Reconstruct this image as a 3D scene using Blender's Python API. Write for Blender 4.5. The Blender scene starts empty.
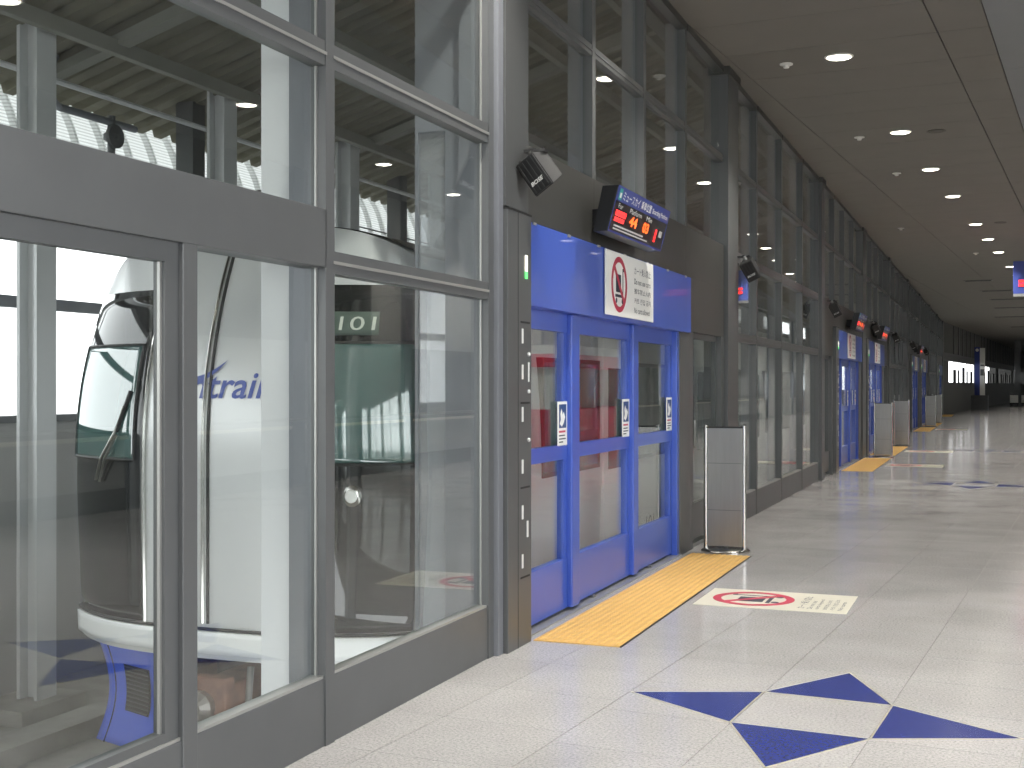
import bpy, bmesh, math, random
from mathutils import Vector, Matrix

random.seed(7)
SC = bpy.context.scene
COL = SC.collection
PI = math.pi

# ------------------------------------------------------------------ camera, world, light, exposure
# World frame: +Y runs along the near glazed platform wall (its plane is x = 0), +X goes into the hall.
CAM_X, CAM_H = 2.77, 1.6
YAW = math.radians(21.206)
cam_d = bpy.data.cameras.new('camera')
cam = bpy.data.objects.new('camera', cam_d); COL.objects.link(cam)
cam.location = (CAM_X, 0, CAM_H)
cam.rotation_euler = (PI/2, 0, YAW)
cam_d.sensor_fit = 'HORIZONTAL'; cam_d.sensor_width = 36.0
cam_d.lens = 36.0 * 1250.0 / 1024.0
cam_d.shift_y = 1.0/1024.0
cam_d.clip_start = 0.05; cam_d.clip_end = 600
SC.camera = cam

SC.view_settings.view_transform = 'Standard'
SC.view_settings.look = 'None'
SC.view_settings.gamma = 1.0
SC.view_settings.use_curve_mapping = False
SC.view_settings.exposure = 1.75

world = bpy.data.worlds.new('overcast_sky'); SC.world = world
world.use_nodes = True
bg = world.node_tree.nodes['Background']
bg.inputs[0].default_value = (0.95, 0.975, 1.0, 1); bg.inputs[1].default_value = 1.3
SC.cycles.transparent_max_bounces = 32
SC.cycles.max_bounces = 10
SC.cycles.diffuse_bounces = 5
SC.cycles.glossy_bounces = 5
SC.cycles.sample_clamp_indirect = 6.0

def portal(loc, rot, sx, sy):
    d = bpy.data.lights.new('window_portal', 'AREA'); d.shape = 'RECTANGLE'; d.size = sx; d.size_y = sy
    d.cycles.is_portal = True
    o = bpy.data.objects.new('window_portal', d); COL.objects.link(o)
    o.location = loc; o.rotation_euler = rot
portal((7.45, 0.2, 2.65), (0, PI/2, 0), 4.4, 18)        # hall windows, light goes to -X
portal((-4.75, 10, 2.4), (0, -PI/2, 0), 2.2, 60)      # track-side windows, light goes to +X
portal((3.75, -8.9, 2.65), (-PI/2, 0, 0), 7.2, 4.4)   # rear windows, light goes to +Y

# ------------------------------------------------------------------ materials
MATS = {}
def mat(name, col, rough=0.5, metal=0.0, var=0.0, scale=8.0, bump=0.0, spec=0.5, detail=4.0, coat=0.0, stretch=None):
    if name in MATS: return MATS[name]
    m = bpy.data.materials.new(name); m.use_nodes = True
    nt = m.node_tree; b = nt.nodes['Principled BSDF']
    b.inputs['Base Color'].default_value = (*col, 1)
    b.inputs['Roughness'].default_value = rough
    b.inputs['Metallic'].default_value = metal
    b.inputs['Specular IOR Level'].default_value = spec
    b.inputs['Coat Weight'].default_value = coat
    if var or bump:
        tc = nt.nodes.new('ShaderNodeTexCoord')
        n = nt.nodes.new('ShaderNodeTexNoise'); n.inputs['Scale'].default_value = scale; n.inputs['Detail'].default_value = detail
        src = tc.outputs['Object']
        if stretch:
            mp = nt.nodes.new('ShaderNodeMapping'); mp.inputs['Scale'].default_value = stretch
            nt.links.new(src, mp.inputs[0]); src = mp.outputs[0]
        nt.links.new(src, n.inputs['Vector'])
        if var:
            r = nt.nodes.new('ShaderNodeMapRange')
            r.inputs[1].default_value = 0.3; r.inputs[2].default_value = 0.7
            r.inputs[3].default_value = 1-var; r.inputs[4].default_value = 1+var
            nt.links.new(n.outputs['Fac'], r.inputs[0])
            mx = nt.nodes.new('ShaderNodeVectorMath'); mx.operation = 'SCALE'
            mx.inputs[0].default_value = col
            nt.links.new(r.outputs[0], mx.inputs['Scale'])
            nt.links.new(mx.outputs[0], b.inputs['Base Color'])
        if bump:
            bp = nt.nodes.new('ShaderNodeBump'); bp.inputs['Strength'].default_value = bump; bp.inputs['Distance'].default_value = 0.01
            nt.links.new(n.outputs['Fac'], bp.inputs['Height']); nt.links.new(bp.outputs[0], b.inputs['Normal'])
    MATS[name] = m; return m

def emit(name, col, strength):
    if name in MATS: return MATS[name]
    m = bpy.data.materials.new(name); m.use_nodes = True
    nt = m.node_tree; b = nt.nodes['Principled BSDF']
    b.inputs['Base Color'].default_value = (*col, 1)
    b.inputs['Emission Color'].default_value = (*col, 1); b.inputs['Emission Strength'].default_value = strength
    MATS[name] = m; return m

def glass(name, tint=(0.95, 0.97, 0.96), f0=0.075, k=0.96, rough=0.0, haze=0.0):
    """thin architectural pane: straight-through transmission plus a grazing-angle mirror reflection"""
    m = bpy.data.materials.new(name); m.use_nodes = True
    nt = m.node_tree; nt.nodes.clear()
    out = nt.nodes.new('ShaderNodeOutputMaterial')
    tr = nt.nodes.new('ShaderNodeBsdfTransparent'); tr.inputs[0].default_value = (*tint, 1)
    gl = nt.nodes.new('ShaderNodeBsdfGlossy'); gl.inputs['Roughness'].default_value = rough; gl.inputs[0].default_value = (1, 1, 1, 1)
    lw = nt.nodes.new('ShaderNodeLayerWeight'); lw.inputs[0].default_value = 0.5
    p = nt.nodes.new('ShaderNodeMath'); p.operation = 'POWER'; p.inputs[1].default_value = 5
    ma = nt.nodes.new('ShaderNodeMath'); ma.operation = 'MULTIPLY_ADD'; ma.inputs[1].default_value = k; ma.inputs[2].default_value = f0
    ma.use_clamp = True
    nt.links.new(lw.outputs['Facing'], p.inputs[0]); nt.links.new(p.outputs[0], ma.inputs[0])
    mx = nt.nodes.new('ShaderNodeMixShader')
    nt.links.new(ma.outputs[0], mx.inputs[0])
    src = tr.outputs[0]
    if haze:
        df = nt.nodes.new('ShaderNodeBsdfDiffuse'); df.inputs[0].default_value = (0.62, 0.64, 0.66, 1)
        m2 = nt.nodes.new('ShaderNodeMixShader'); m2.inputs[0].default_value = haze
        nt.links.new(src, m2.inputs[1]); nt.links.new(df.outputs[0], m2.inputs[2]); src = m2.outputs[0]
    nt.links.new(src, mx.inputs[1]); nt.links.new(gl.outputs[0], mx.inputs[2])
    nt.links.new(mx.outputs[0], out.inputs[0])
    MATS[name] = m; return m

def granite(name, base, dark, light, rough):
    m = bpy.data.materials.new(name); m.use_nodes = True
    nt = m.node_tree; b = nt.nodes['Principled BSDF']
    tc = nt.nodes.new('ShaderNodeTexCoord'); geo = nt.nodes.new('ShaderNodeNewGeometry')
    n1 = nt.nodes.new('ShaderNodeTexNoise'); n1.inputs['Scale'].default_value = 75; n1.inputs['Detail'].default_value = 5; n1.inputs['Roughness'].default_value = 0.75
    n2 = nt.nodes.new('ShaderNodeTexNoise'); n2.inputs['Scale'].default_value = 1.3; n2.inputs['Detail'].default_value = 5
    nt.links.new(geo.outputs['Position'], n1.inputs['Vector']); nt.links.new(geo.outputs['Position'], n2.inputs['Vector'])
    r = nt.nodes.new('ShaderNodeValToRGB'); e = r.color_ramp.elements
    e[0].position = 0.33; e[0].color = (*dark, 1); e[1].position = 0.68; e[1].color = (*light, 1)
    x = e.new(0.48); x.color = (*base, 1)
    nt.links.new(n1.outputs['Fac'], r.inputs[0])
    oi = nt.nodes.new('ShaderNodeObjectInfo')
    mr = nt.nodes.new('ShaderNodeMapRange'); mr.inputs[1].default_value = 0.3; mr.inputs[2].default_value = 0.7; mr.inputs[3].default_value = 0.9; mr.inputs[4].default_value = 1.08
    nt.links.new(n2.outputs['Fac'], mr.inputs[0])
    mr2 = nt.nodes.new('ShaderNodeMapRange'); mr2.inputs[3].default_value = 0.97; mr2.inputs[4].default_value = 1.03
    nt.links.new(oi.outputs['Random'], mr2.inputs[0])
    mm = nt.nodes.new('ShaderNodeMath'); mm.operation = 'MULTIPLY'
    nt.links.new(mr.outputs[0], mm.inputs[0]); nt.links.new(mr2.outputs[0], mm.inputs[1])
    vm = nt.nodes.new('ShaderNodeVectorMath'); vm.operation = 'SCALE'
    nt.links.new(r.outputs[0], vm.inputs[0]); nt.links.new(mm.outputs[0], vm.inputs['Scale'])
    nt.links.new(vm.outputs[0], b.inputs['Base Color'])
    rr = nt.nodes.new('ShaderNodeMapRange'); rr.inputs[3].default_value = rough*0.8; rr.inputs[4].default_value = rough*1.25
    nt.links.new(n2.outputs['Fac'], rr.inputs[0]); nt.links.new(rr.outputs[0], b.inputs['Roughness'])
    MATS[name] = m; return m

M_TILE = granite('granite_tile', (0.43, 0.418, 0.408), (0.25, 0.245, 0.24), (0.57, 0.54, 0.515), 0.14)
M_GROUT = mat('grout', (0.30, 0.285, 0.265), 0.8)
M_STAR = mat('navy_inlay_tile', (0.040, 0.054, 0.205), 0.16, var=0.12, scale=60)
M_BRASS = mat('brass_edging', (0.50, 0.47, 0.36), 0.35, 0.3)
M_FRAME = mat('grey_metal_frame', (0.125, 0.130, 0.132), 0.42, 0.35, var=0.05, scale=3)
M_FRAMEL = mat('blue_grey_metal_fin', (0.205, 0.215, 0.235), 0.45, 0.3, var=0.05, scale=3)
M_EDGE = mat('aluminium_bead', (0.42, 0.42, 0.40), 0.35, 0.6)
M_DARK = mat('dark_header_panel', (0.056, 0.056, 0.051), 0.40, 0.25, var=0.06, scale=2)
M_PILLAR = mat('dark_pillar_metal', (0.098, 0.102, 0.102), 0.40, 0.25, var=0.06, scale=2)
M_BLACK = mat('black_rubber', (0.012, 0.012, 0.012), 0.6)
M_BLUE = mat('royal_blue_paint', (0.045, 0.098, 0.45), 0.32, 0.0, var=0.04, scale=2, coat=0.2)
M_WHITE = mat('white_enamel', (0.86, 0.86, 0.82), 0.45)
M_CREAM = mat('cream_vinyl', (0.66, 0.63, 0.52), 0.4)
M_RED = mat('red_print', (0.52, 0.045, 0.085), 0.45)
M_INK = mat('dark_print', (0.035, 0.045, 0.065), 0.5)
M_NAVYP = mat('navy_print', (0.03, 0.07, 0.20), 0.5)
M_STEEL = mat('brushed_steel', (0.29, 0.288, 0.27), 0.30, 0.9, var=0.05, scale=30, stretch=(1, 1, 0.1))
M_CHROME = mat('polished_steel', (0.58, 0.57, 0.54), 0.16, 1.0)
M_CEIL = mat('ceiling_panel_paint', (0.165, 0.152, 0.132), 0.75, var=0.03, scale=2)
M_CEILB = mat('ceiling_void', (0.06, 0.055, 0.05), 0.9)
M_SOFFIT = mat('grey_soffit_paint', (0.20, 0.205, 0.21), 0.7, var=0.03, scale=2)
M_WALL = mat('hall_wall_paint', (0.36, 0.36, 0.35), 0.7, var=0.04, scale=1.5)
M_DARKW = mat('dark_hall_wall', (0.10, 0.10, 0.095), 0.7, var=0.05, scale=1.5)
M_YEL = mat('ochre_tactile_rubber', (0.66, 0.40, 0.115), 0.55, var=0.06, scale=12)
M_GLASS = glass('clear_pane')
M_GLASSD = glass('smoked_pane', (0.80, 0.84, 0.82))
M_HAZE = glass('greyed_pane', (0.85, 0.87, 0.9), haze=0.32)
M_CONC = mat('track_concrete', (0.34, 0.33, 0.30), 0.9, var=0.15, scale=3, bump=0.15)
M_COLM = mat('pale_grey_column_paint', (0.55, 0.56, 0.56), 0.5, var=0.04, scale=2)
M_WCOL = mat('white_column_casing', (0.78, 0.79, 0.80), 0.5, var=0.03, scale=2)
M_ROOF = mat('olive_roof_deck', (0.15, 0.142, 0.10), 0.8, var=0.1, scale=2)
M_ROOFB = mat('roof_steel_beam', (0.20, 0.20, 0.17), 0.7, var=0.08, scale=2)
M_CANOPY = mat('white_ribbed_sheet', (0.80, 0.81, 0.80), 0.6, var=0.03, scale=4)
def translucent(name, col):
    m = bpy.data.materials.new(name); m.use_nodes = True; nt = m.node_tree; nt.nodes.clear()
    out = nt.nodes.new('ShaderNodeOutputMaterial'); a = nt.nodes.new('ShaderNodeBsdfDiffuse'); b = nt.nodes.new('ShaderNodeBsdfTranslucent'); x = nt.nodes.new('ShaderNodeMixShader')
    tc = nt.nodes.new('ShaderNodeTexCoord'); w = nt.nodes.new('ShaderNodeTexWave'); w.bands_direction = 'Z'; w.inputs['Scale'].default_value = 9.0
    nt.links.new(tc.outputs['Object'], w.inputs['Vector'])
    r = nt.nodes.new('ShaderNodeMapRange'); r.inputs[1].default_value = .1; r.inputs[2].default_value = .5; r.inputs[3].default_value = .66; r.inputs[4].default_value = 1.0  # wave bands darken the sheet colour to stand in for louvre shadows
    nt.links.new(w.outputs['Fac'], r.inputs[0])
    v = nt.nodes.new('ShaderNodeVectorMath'); v.operation = 'SCALE'; v.inputs[0].default_value = col; nt.links.new(r.outputs[0], v.inputs['Scale'])
    nt.links.new(v.outputs[0], a.inputs[0]); nt.links.new(v.outputs[0], b.inputs[0]); x.inputs[0].default_value = .6
    nt.links.new(a.outputs[0], x.inputs[1]); nt.links.new(b.outputs[0], x.inputs[2]); nt.links.new(x.outputs[0], out.inputs[0])
    MATS[name] = m; return m
M_CSKIN = translucent('louvre_shade_banded_sheet', (.86, .87, .86))
M_SILVER = mat('train_silver_white', (0.70, 0.71, 0.71), 0.28, 0.25, var=0.03, scale=1.5)
M_TWHITE = mat('train_white_paint', (0.82, 0.83, 0.82), 0.3)
M_MASK = mat('train_black_mask', (0.012, 0.014, 0.014), 0.05, 0.0, spec=0.8)
M_TGLASS = mat('train_green_glass', (0.05, 0.12, 0.11), 0.04, 0.0, spec=0.9)
M_TGLASS.node_tree.nodes['Principled BSDF'].inputs['IOR'].default_value = 2.0
M_KRED = mat('kiosk_red', (.72, .04, .09), .4)
M_SKIRT = mat('bright_blue_skirt_paint', (.085, .155, .74), .4)
M_UNDER = mat('underframe_grime', (0.08, 0.07, 0.06), 0.8, var=0.2, scale=8)
M_RUST = mat('rusty_iron', (0.20, 0.11, 0.08), 0.8, var=0.25, scale=10)
M_RAIL = mat('rail_steel', (0.35, 0.33, 0.31), 0.35, 0.8)
M_LOGO = mat('logo_blue', (0.045, 0.085, 0.36), 0.4)
M_SPK = mat('speaker_black', (0.010, 0.010, 0.010), 0.5)
M_SPKG = mat('speaker_grey_shell', (0.02, 0.02, 0.02), 0.6)
M_SCREEN = mat('display_black', (0.010, 0.011, 0.012), 0.35)
M_DBLUE = mat('display_blue', (0.045, 0.07, 0.30), 0.4)
M_LEDR = emit('led_red', (1.0, 0.03, 0.03), 0.55)
M_LEDO = emit('led_orange', (1.0, 0.12, 0.02), 0.7)
M_LEDW = emit('led_white', (1.0, 0.95, 0.8), 0.35)
M_LEDG = emit('led_green', (0.10, 0.85, 0.15), 0.5)
M_SLOT = mat('white_marker', (0.72, 0.72, 0.70), 0.4)
M_LAMP = emit('downlight_glow', (1.0, 0.94, 0.82), 5.0)
M_LAMPRIM = mat('downlight_rim', (0.7, 0.69, 0.65), 0.4)
M_TEAL = mat('teal_print', (0.05, 0.40, 0.36), 0.5)

# ------------------------------------------------------------------ mesh helpers
class MB:
    def __init__(s): s.v = []; s.f = []
    def box(s, x0, x1, y0, y1, z0, z1):
        b = len(s.v)
        s.v += [(x0,y0,z0),(x1,y0,z0),(x1,y1,z0),(x0,y1,z0),(x0,y0,z1),(x1,y0,z1),(x1,y1,z1),(x0,y1,z1)]
        s.f += [(b,b+3,b+2,b+1),(b+4,b+5,b+6,b+7),(b,b+1,b+5,b+4),(b+1,b+2,b+6,b+5),(b+2,b+3,b+7,b+6),(b+3,b,b+4,b+7)]
        return s
    def frame(s, x0, x1, y0, y1, z0, z1, w):                 # rectangular frame in the YZ plane
        s.box(x0,x1,y0,y0+w,z0,z1); s.box(x0,x1,y1-w,y1,z0,z1)
        s.box(x0,x1,y0+w,y1-w,z0,z0+w); s.box(x0,x1,y0+w,y1-w,z1-w,z1); return s
    def poly(s, pts, d):                                     # planar polygon pulled along vector d
        b = len(s.v); n = len(pts); d = Vector(d)
        s.v += [tuple(p) for p in pts] + [tuple(Vector(p)+d) for p in pts]
        s.f.append(tuple(range(b+n-1, b-1, -1))); s.f.append(tuple(range(b+n, b+2*n)))
        for i in range(n):
            j = (i+1) % n; s.f.append((b+i, b+j, b+n+j, b+n+i))
        return s
    def lathe(s, c, prof, n=24, axis='Z'):                   # profile of (r, h)
        b = len(s.v); c = Vector(c)
        for r, h in prof:
            for k in range(n):
                a = 2*PI*k/n; p = (r*math.cos(a), r*math.sin(a), h)
                if axis == 'Y': p = (p[0], p[2], p[1])
                if axis == 'X': p = (p[2], p[0], p[1])
                s.v.append(tuple(c+Vector(p)))
        for i in range(len(prof)-1):
            for k in range(n):
                k2 = (k+1) % n
                s.f.append((b+i*n+k, b+i*n+k2, b+(i+1)*n+k2, b+(i+1)*n+k))
        s.f.append(tuple(b+k for k in range(n-1, -1, -1))); e = b+(len(prof)-1)*n
        s.f.append(tuple(e+k for k in range(n))); return s
    def tube(s, pts, r, n=8):
        pts = [Vector(p) for p in pts]; b = len(s.v)
        for i, p in enumerate(pts):
            t = (pts[min(i+1, len(pts)-1)] - pts[max(i-1, 0)]).normalized()
            u = t.cross(Vector((0, 0, 1)) if abs(t.z) < 0.9 else Vector((1, 0, 0))).normalized(); w = t.cross(u)
            for k in range(n):
                a = 2*PI*k/n; s.v.append(tuple(p + (u*math.cos(a)+w*math.sin(a))*r))
        for i in range(len(pts)-1):
            for k in range(n):
                k2 = (k+1) % n; s.f.append((b+i*n+k, b+i*n+k2, b+(i+1)*n+k2, b+(i+1)*n+k))
        s.f.append(tuple(b+k for k in range(n))); e = b+(len(pts)-1)*n
        s.f.append(tuple(e+k for k in range(n-1, -1, -1))); return s
    def grid(s, fn, nu, nv):
        b = len(s.v)
        for i in range(nu+1):
            for j in range(nv+1): s.v.append(tuple(fn(i/nu, j/nv)))
        for i in range(nu):
            for j in range(nv):
                a = b+i*(nv+1)+j; s.f.append((a, a+nv+1, a+nv+2, a+1))
        return s
    def mesh(s, name, fix=True):
        m = bpy.data.meshes.new(name); m.from_pydata(s.v, [], s.f)
        if fix:
            bm = bmesh.new(); bm.from_mesh(m); bmesh.ops.recalc_face_normals(bm, faces=bm.faces); bm.to_mesh(m); bm.free()
        return m
    def build(s, name, m, parent=None, smooth=False, bevel=0.0, fix=True, stuff=False):
        me = s.mesh(name, fix); me.materials.append(m)
        if bevel:
            bm = bmesh.new(); bm.from_mesh(me)
            bmesh.ops.bevel(bm, geom=[e for e in bm.edges if len(e.link_faces) == 2 and e.calc_face_angle(0) > 0.6], offset=bevel, segments=2, affect='EDGES', profile=0.6)
            bm.to_mesh(me); bm.free()
        if smooth:
            for p in me.polygons: p.use_smooth = True
            try: me.set_sharp_from_angle(angle=math.radians(40))
            except Exception: pass
        return link(name, me, parent, stuff)

def link(name, me, parent=None, stuff=False):
    o = bpy.data.objects.new(name, me); COL.objects.link(o)
    if parent is not None: o.parent = parent
    if stuff: o['kind'] = 'stuff'
    return o
def box(name, x0, x1, y0, y1, z0, z1, m, parent=None, bevel=0.0):
    return MB().box(x0,x1,y0,y1,z0,z1).build(name, m, parent, bevel=bevel)
def tag(o, label=None, cat=None, group=None, kind=None):
    if label: o['label'] = label
    if cat: o['category'] = cat
    if group: o['group'] = group
    if kind: o['kind'] = kind
    return o
def empty(name, loc=(0,0,0), rz=0.0):
    o = bpy.data.objects.new(name, None); COL.objects.link(o); o.location = loc; o.rotation_euler = (0, 0, rz)
    o.empty_display_size = 0.1; return o
KIDS = {}
def copy_tree(o, parent=None):
    c = o.copy(); COL.objects.link(c)
    if parent is not None: c.parent = parent
    for ch in list(o.children): copy_tree(ch, c)
    return c
def text_mesh(body, size, shear=0.0, extrude=0.0, sx=1.0, bold=0.0):
    cu = bpy.data.curves.new('lettering', 'FONT'); cu.body = body; cu.size = size; cu.shear = shear
    cu.extrude = extrude; cu.align_x = 'LEFT'; cu.align_y = 'BOTTOM'; cu.offset = bold; cu.resolution_u = 3
    ob = bpy.data.objects.new('lettering', cu); COL.objects.link(ob)
    dg = bpy.context.evaluated_depsgraph_get()
    me = bpy.data.meshes.new_from_object(ob.evaluated_get(dg))
    bpy.data.objects.remove(ob); bpy.data.curves.remove(cu)
    if sx != 1.0:
        for v in me.vertices: v.co.x *= sx
    me.materials.clear(); return me
def text_fit(body, w, h, extrude=0.0, shear=0.0, bold=0.0):
    """lettering scaled to fill w by h, lower left corner at the origin of its XY plane"""
    me = text_mesh(body, 1.0, shear, 0.0, bold=bold)
    xs = [v.co.x for v in me.vertices]; ys = [v.co.y for v in me.vertices]
    x0, x1, y0, y1 = min(xs), max(xs), min(ys), max(ys)
    for v in me.vertices:
        v.co.x = (v.co.x-x0)/(x1-x0)*w; v.co.y = (v.co.y-y0)/(y1-y0)*h
    return me
def place_mesh(me, M):
    me.transform(M); return me
def onwall(y, z, x):            # maps text XY to the wall plane facing +X: text X -> world +Y, text Y -> world Z
    return Matrix(((0,0,1,x),(1,0,0,y),(0,1,0,z),(0,0,0,1)))
def put_text(name, body, w, h, M, m, parent, shear=0.0, bold=0.0):
    me = text_fit(body, w, h, shear=shear, bold=bold); me.transform(M); me.materials.append(m)
    me.name = name; return link(name, me, parent, len(body) > 2)

# ------------------------------------------------------------------ hall floor: granite tiles laid on a turned grid
TH = math.radians(4.25)
CT, ST = math.cos(TH), math.sin(TH)
def tw(p, q, z=0.0):            # tile frame (p across, q along) to world
    return Vector((CAM_X + p*CT + q*ST, -p*ST + q*CT, z))
KINK = 72.0
def wall_x(y): return 0.0 if y < KINK else (y-KINK)*math.tan(TH)

XR = 7.6                        # hall's right side
Y0, Y1 = -9.0, 150.0
floor = box('floor', -0.02, XR+.2, Y0, Y1, -0.25, -0.004, M_GROUT); floor['kind'] = 'structure'

TS = 0.64; P0 = -2.25; Q0 = 5.78
def clip_x(poly, xmin):
    out = []
    for i in range(len(poly)):
        a, b = poly[i], poly[(i+1) % len(poly)]
        ia, ib = a[0] >= xmin, b[0] >= xmin
        if ia: out.append(a)
        if ia != ib:
            t = (xmin-a[0])/(b[0]-a[0]); out.append((xmin, a[1]+t*(b[1]-a[1])))
    return out
proto_tile = MB().box(-TS/2+.002, TS/2-.002, -TS/2+.002, TS/2-.002, -0.004, 0.0).mesh('floor_tile'); proto_tile.materials.append(M_TILE)
cands = []
star_cells = set()
for i in range(-14, 22):
    for j in range(-26, 240):
        off = 0.17 if i < 0 else 0.0
        pc, qc = P0 + (i+.5)*TS, Q0 + (j+.5)*TS - (TS-off if i < 0 else 0)
        c = tw(pc, qc)
        if c.y < Y0+.5 or c.y > Y1-1 or c.x > XR+.3 or c.x < wall_x(c.y)-.6: continue
        cands.append((i, j, pc, qc, c))
def in_view(c):
    dx, dy = c.x-CAM_X, c.y
    d = -dx*math.sin(YAW) + dy*math.cos(YAW); X = dx*math.cos(YAW) + dy*math.sin(YAW)
    if d < 3: return None
    u = 512+1250*X/d; v = 385+2000/d
    return d if (-40 < u < 1070 and v < 830) else None
vis = sorted([(in_view(t[4]), k) for k, t in enumerate(cands) if in_view(t[4])])
near = set(k for d, k in vis[:290])
rest = MB()
for k, (i, j, pc, qc, c) in enumerate(cands):
    hs = TS/2-.002
    poly = [tuple(tw(pc+a*hs, qc+b*hs).xy) for a, b in ((-1,-1),(1,-1),(1,1),(-1,1))]
    xm = wall_x(c.y) - 0.02
    cut = min(q[0] for q in poly) < xm
    if cut: poly = clip_x(poly, xm)
    if len(poly) < 3: continue
    if k in near:
        if not cut:
            o = link('floor_tile', proto_tile, floor); o.location = c; o.rotation_euler = (0, 0, -TH)
        else:
            MB().poly([(a, b, -0.004) for a, b in poly], (0, 0, 0.004)).build('floor_tile', M_TILE, floor)
    else:
        b0 = len(rest.v); rest.v += [(a, b, 0.0) for a, b in poly]; rest.f.append(tuple(range(b0, b0+len(poly))))
rest.build('distant_floor_tiles', M_TILE, floor, fix=False, stuff=True)

def star(pc, qc, label):
    c = tw(pc, qc); r = empty('floor_star', c, -TH)
    a, L = .325, .95
    tris = [[(-a,a),(-a,-a),(-L,.03)], [(a,-a),(a,a),(L,-.03)], [(-a,a),(a,a),(0,L)], [(-a,-a),(a,-a),(0,-L)]]
    for t in tris:
        MB().poly([(x, y, 0.0) for x, y in t], (0,0,.002)).build('inlay_triangle', M_STAR, r)
        ed = MB()
        for n in range(3):
            p, q = Vector((*t[n], 0)), Vector((*t[(n+1)%3], 0)); d = (q-p).normalized(); w = Vector((-d.y, d.x, 0))*.004
            ed.poly([p-w, q-w, q+w, p+w], (0,0,.003))
        ed.build('edging_strip', M_BRASS, r)
    tag(r, label, 'floor inlay', 'compass stars in the floor')
star(-1.29, 6.12, 'large navy four-pointed compass star inlaid in the grey floor near the first blue doors')
star(-1.91, 21.28, 'navy four-pointed compass star inlaid in the floor before the second pair of doors')
star(-2.60, 32.3, 'navy compass star inlaid in the floor beyond the second pair of stainless stands')

# ------------------------------------------------------------------ ceiling
CZ = 5.06
ceil = box('ceiling', -0.3, XR+.2, Y0, Y1, CZ+.03, CZ+.25, M_CEILB); ceil['kind'] = 'structure'
restc = MB()
cols = [(-9.87,-7.79),(-7.78,-5.72),(-5.71,-3.634),(-3.626,-1.506),(-1.494,-1.03)]
for ci, (pa, pb) in enumerate(cols):
    for j in range(-18, 120):
        qa = 11.74 + j*1.12
        c = tw((pa+pb)/2, qa+.56)
        poly = [tuple(tw(p, q).xy) for p, q in ((pa,qa+.004),(pb,qa+.004),(pb,qa+1.116),(pa,qa+1.116))]
        if c.y < Y0 or c.y > Y1-2: continue
        xm = wall_x(c.y) + 0.0
        poly = clip_x(poly, xm)
        if len(poly) < 3: continue
        if 9 < qa < 62 and ci >= 1:
            MB().poly([(a, b, CZ) for a, b in poly], (0,0,.02)).build('ceiling_panel', M_CEIL, ceil)
        else: restc.poly([(a, b, CZ) for a, b in poly], (0,0,.02))
restc.build('distant_ceiling_panels', M_CEIL, ceil, stuff=True)
for j in range(-6, 50):
    qa = 11.9 + j*2.8
    poly = [tuple(tw(p, q).xy) for p, q in ((-1.02,qa),(9.5,qa),(9.5,qa+2.79),(-1.02,qa+2.79))]
    if poly[0][1] < Y0-1 or poly[2][1] > Y1: continue
    poly = [(-a, b) for a, b in clip_x([(-a, b) for a, b in poly], -XR)]
    if len(poly) < 3: continue
    MB().poly([(a, b, CZ+.0) for a, b in poly], (0,0,.025)).build('soffit_panel', M_SOFFIT, ceil)

# ------------------------------------------------------------------ left wall: glazed platform screen
wl = empty('wall_left'); wl['kind'] = 'structure'
wl['label'] = 'grey metal glazed platform screen wall along the hall'
def mullion(y, z0, z1, w=.08, fin=.12, name='mullion', fmat=None):
    o = MB().box(-.075, .0, y-w/2, y+w/2, z0, z1).build(name, M_FRAME if y < 7 else M_PILLAR, wl)
    MB().box(-.075-fin, -.075, y-w/2+.012, y+w/2-.012, z0, z1).build('fin', M_FRAMEL, o)
    if y < 7: MB().box(-.052, -.042, y-w/2-.012, y-w/2, z0, z1).build('glazing_bead', M_EDGE, o)
def transom(y0, y1, z, h=.1):
    o = MB().box(-.075, -.004, y0, y1, z-h/2, z+h/2).build('transom', M_FRAME if y0 < 7 else M_PILLAR, wl)
    MB().box(-.004, .002, y0, y1, z-.008, z+.006).build('glazing_bead', M_EDGE if y0 < 7 else M_FRAME, o)
def pane(y0, y1, z0, z1, m=None):
    MB().box(-.056, -.046, y0, y1, z0, z1).build('glass_pane', m or M_GLASS, wl)
def base(y0, y1, z1=.30):
    o = MB().box(-.08, -.006, y0+.004, y1-.004, 0.0, z1).build('base_panel', M_FRAME, wl, bevel=.004)
    MB().box(-.075, -.012, y0+.004, y1-.004, z1, z1+.012).build('sill_bead', M_EDGE, o)
def pillar(y0, y1, x1=.05, z1=None):
    o = MB().box(-.22, x1, y0, y1, 0, z1 or CZ).build('pillar', M_PILLAR, wl, bevel=.006)
    MB().box(-.1, x1+.02, y0-.02, y1+.02, CZ-.09, CZ).build('pillar_cap', M_DARK, o)
T1, T2, T3 = 2.15, 3.07, 4.06
def top_rail(y0, y1): MB().box(-.08, .01, y0, y1, CZ-.07, CZ).build('head_rail', M_DARK, wl)
def glazing(ys, doors=False):
    for k in range(len(ys)-1):
        a, b = ys[k]+.03, ys[k+1]-.03
        base(ys[k]+.02, ys[k+1]-.02)
        wide = doors and ys[k+1] < 4.95
        zt = 2.12 if wide else T1-.05
        if not wide: pane(a, b, .30, zt); transom(a, b, T1)
        zb = 2.38 if wide else T1+.05
        pane(a, b, zb, T2-.05); transom(a, b, T2, .11)
        pane(a, b, T2+.05, T3-.04); transom(a, b, T3, .08)
        pane(a, b, T3+.04, CZ-.06); top_rail(a, b)
        if wide:
            MB().box(-.13, .0, ys[k]+.035, b, 2.12, 2.38).build('door_operator_beam', M_FRAME, wl, bevel=.004)
    for y in ys: mullion(y, 0, CZ)
near_m = [-6.7, -4.8, -2.9, -1.0, .90, 2.80, 4.90, 6.80]
glazing(near_m, True)
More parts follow.
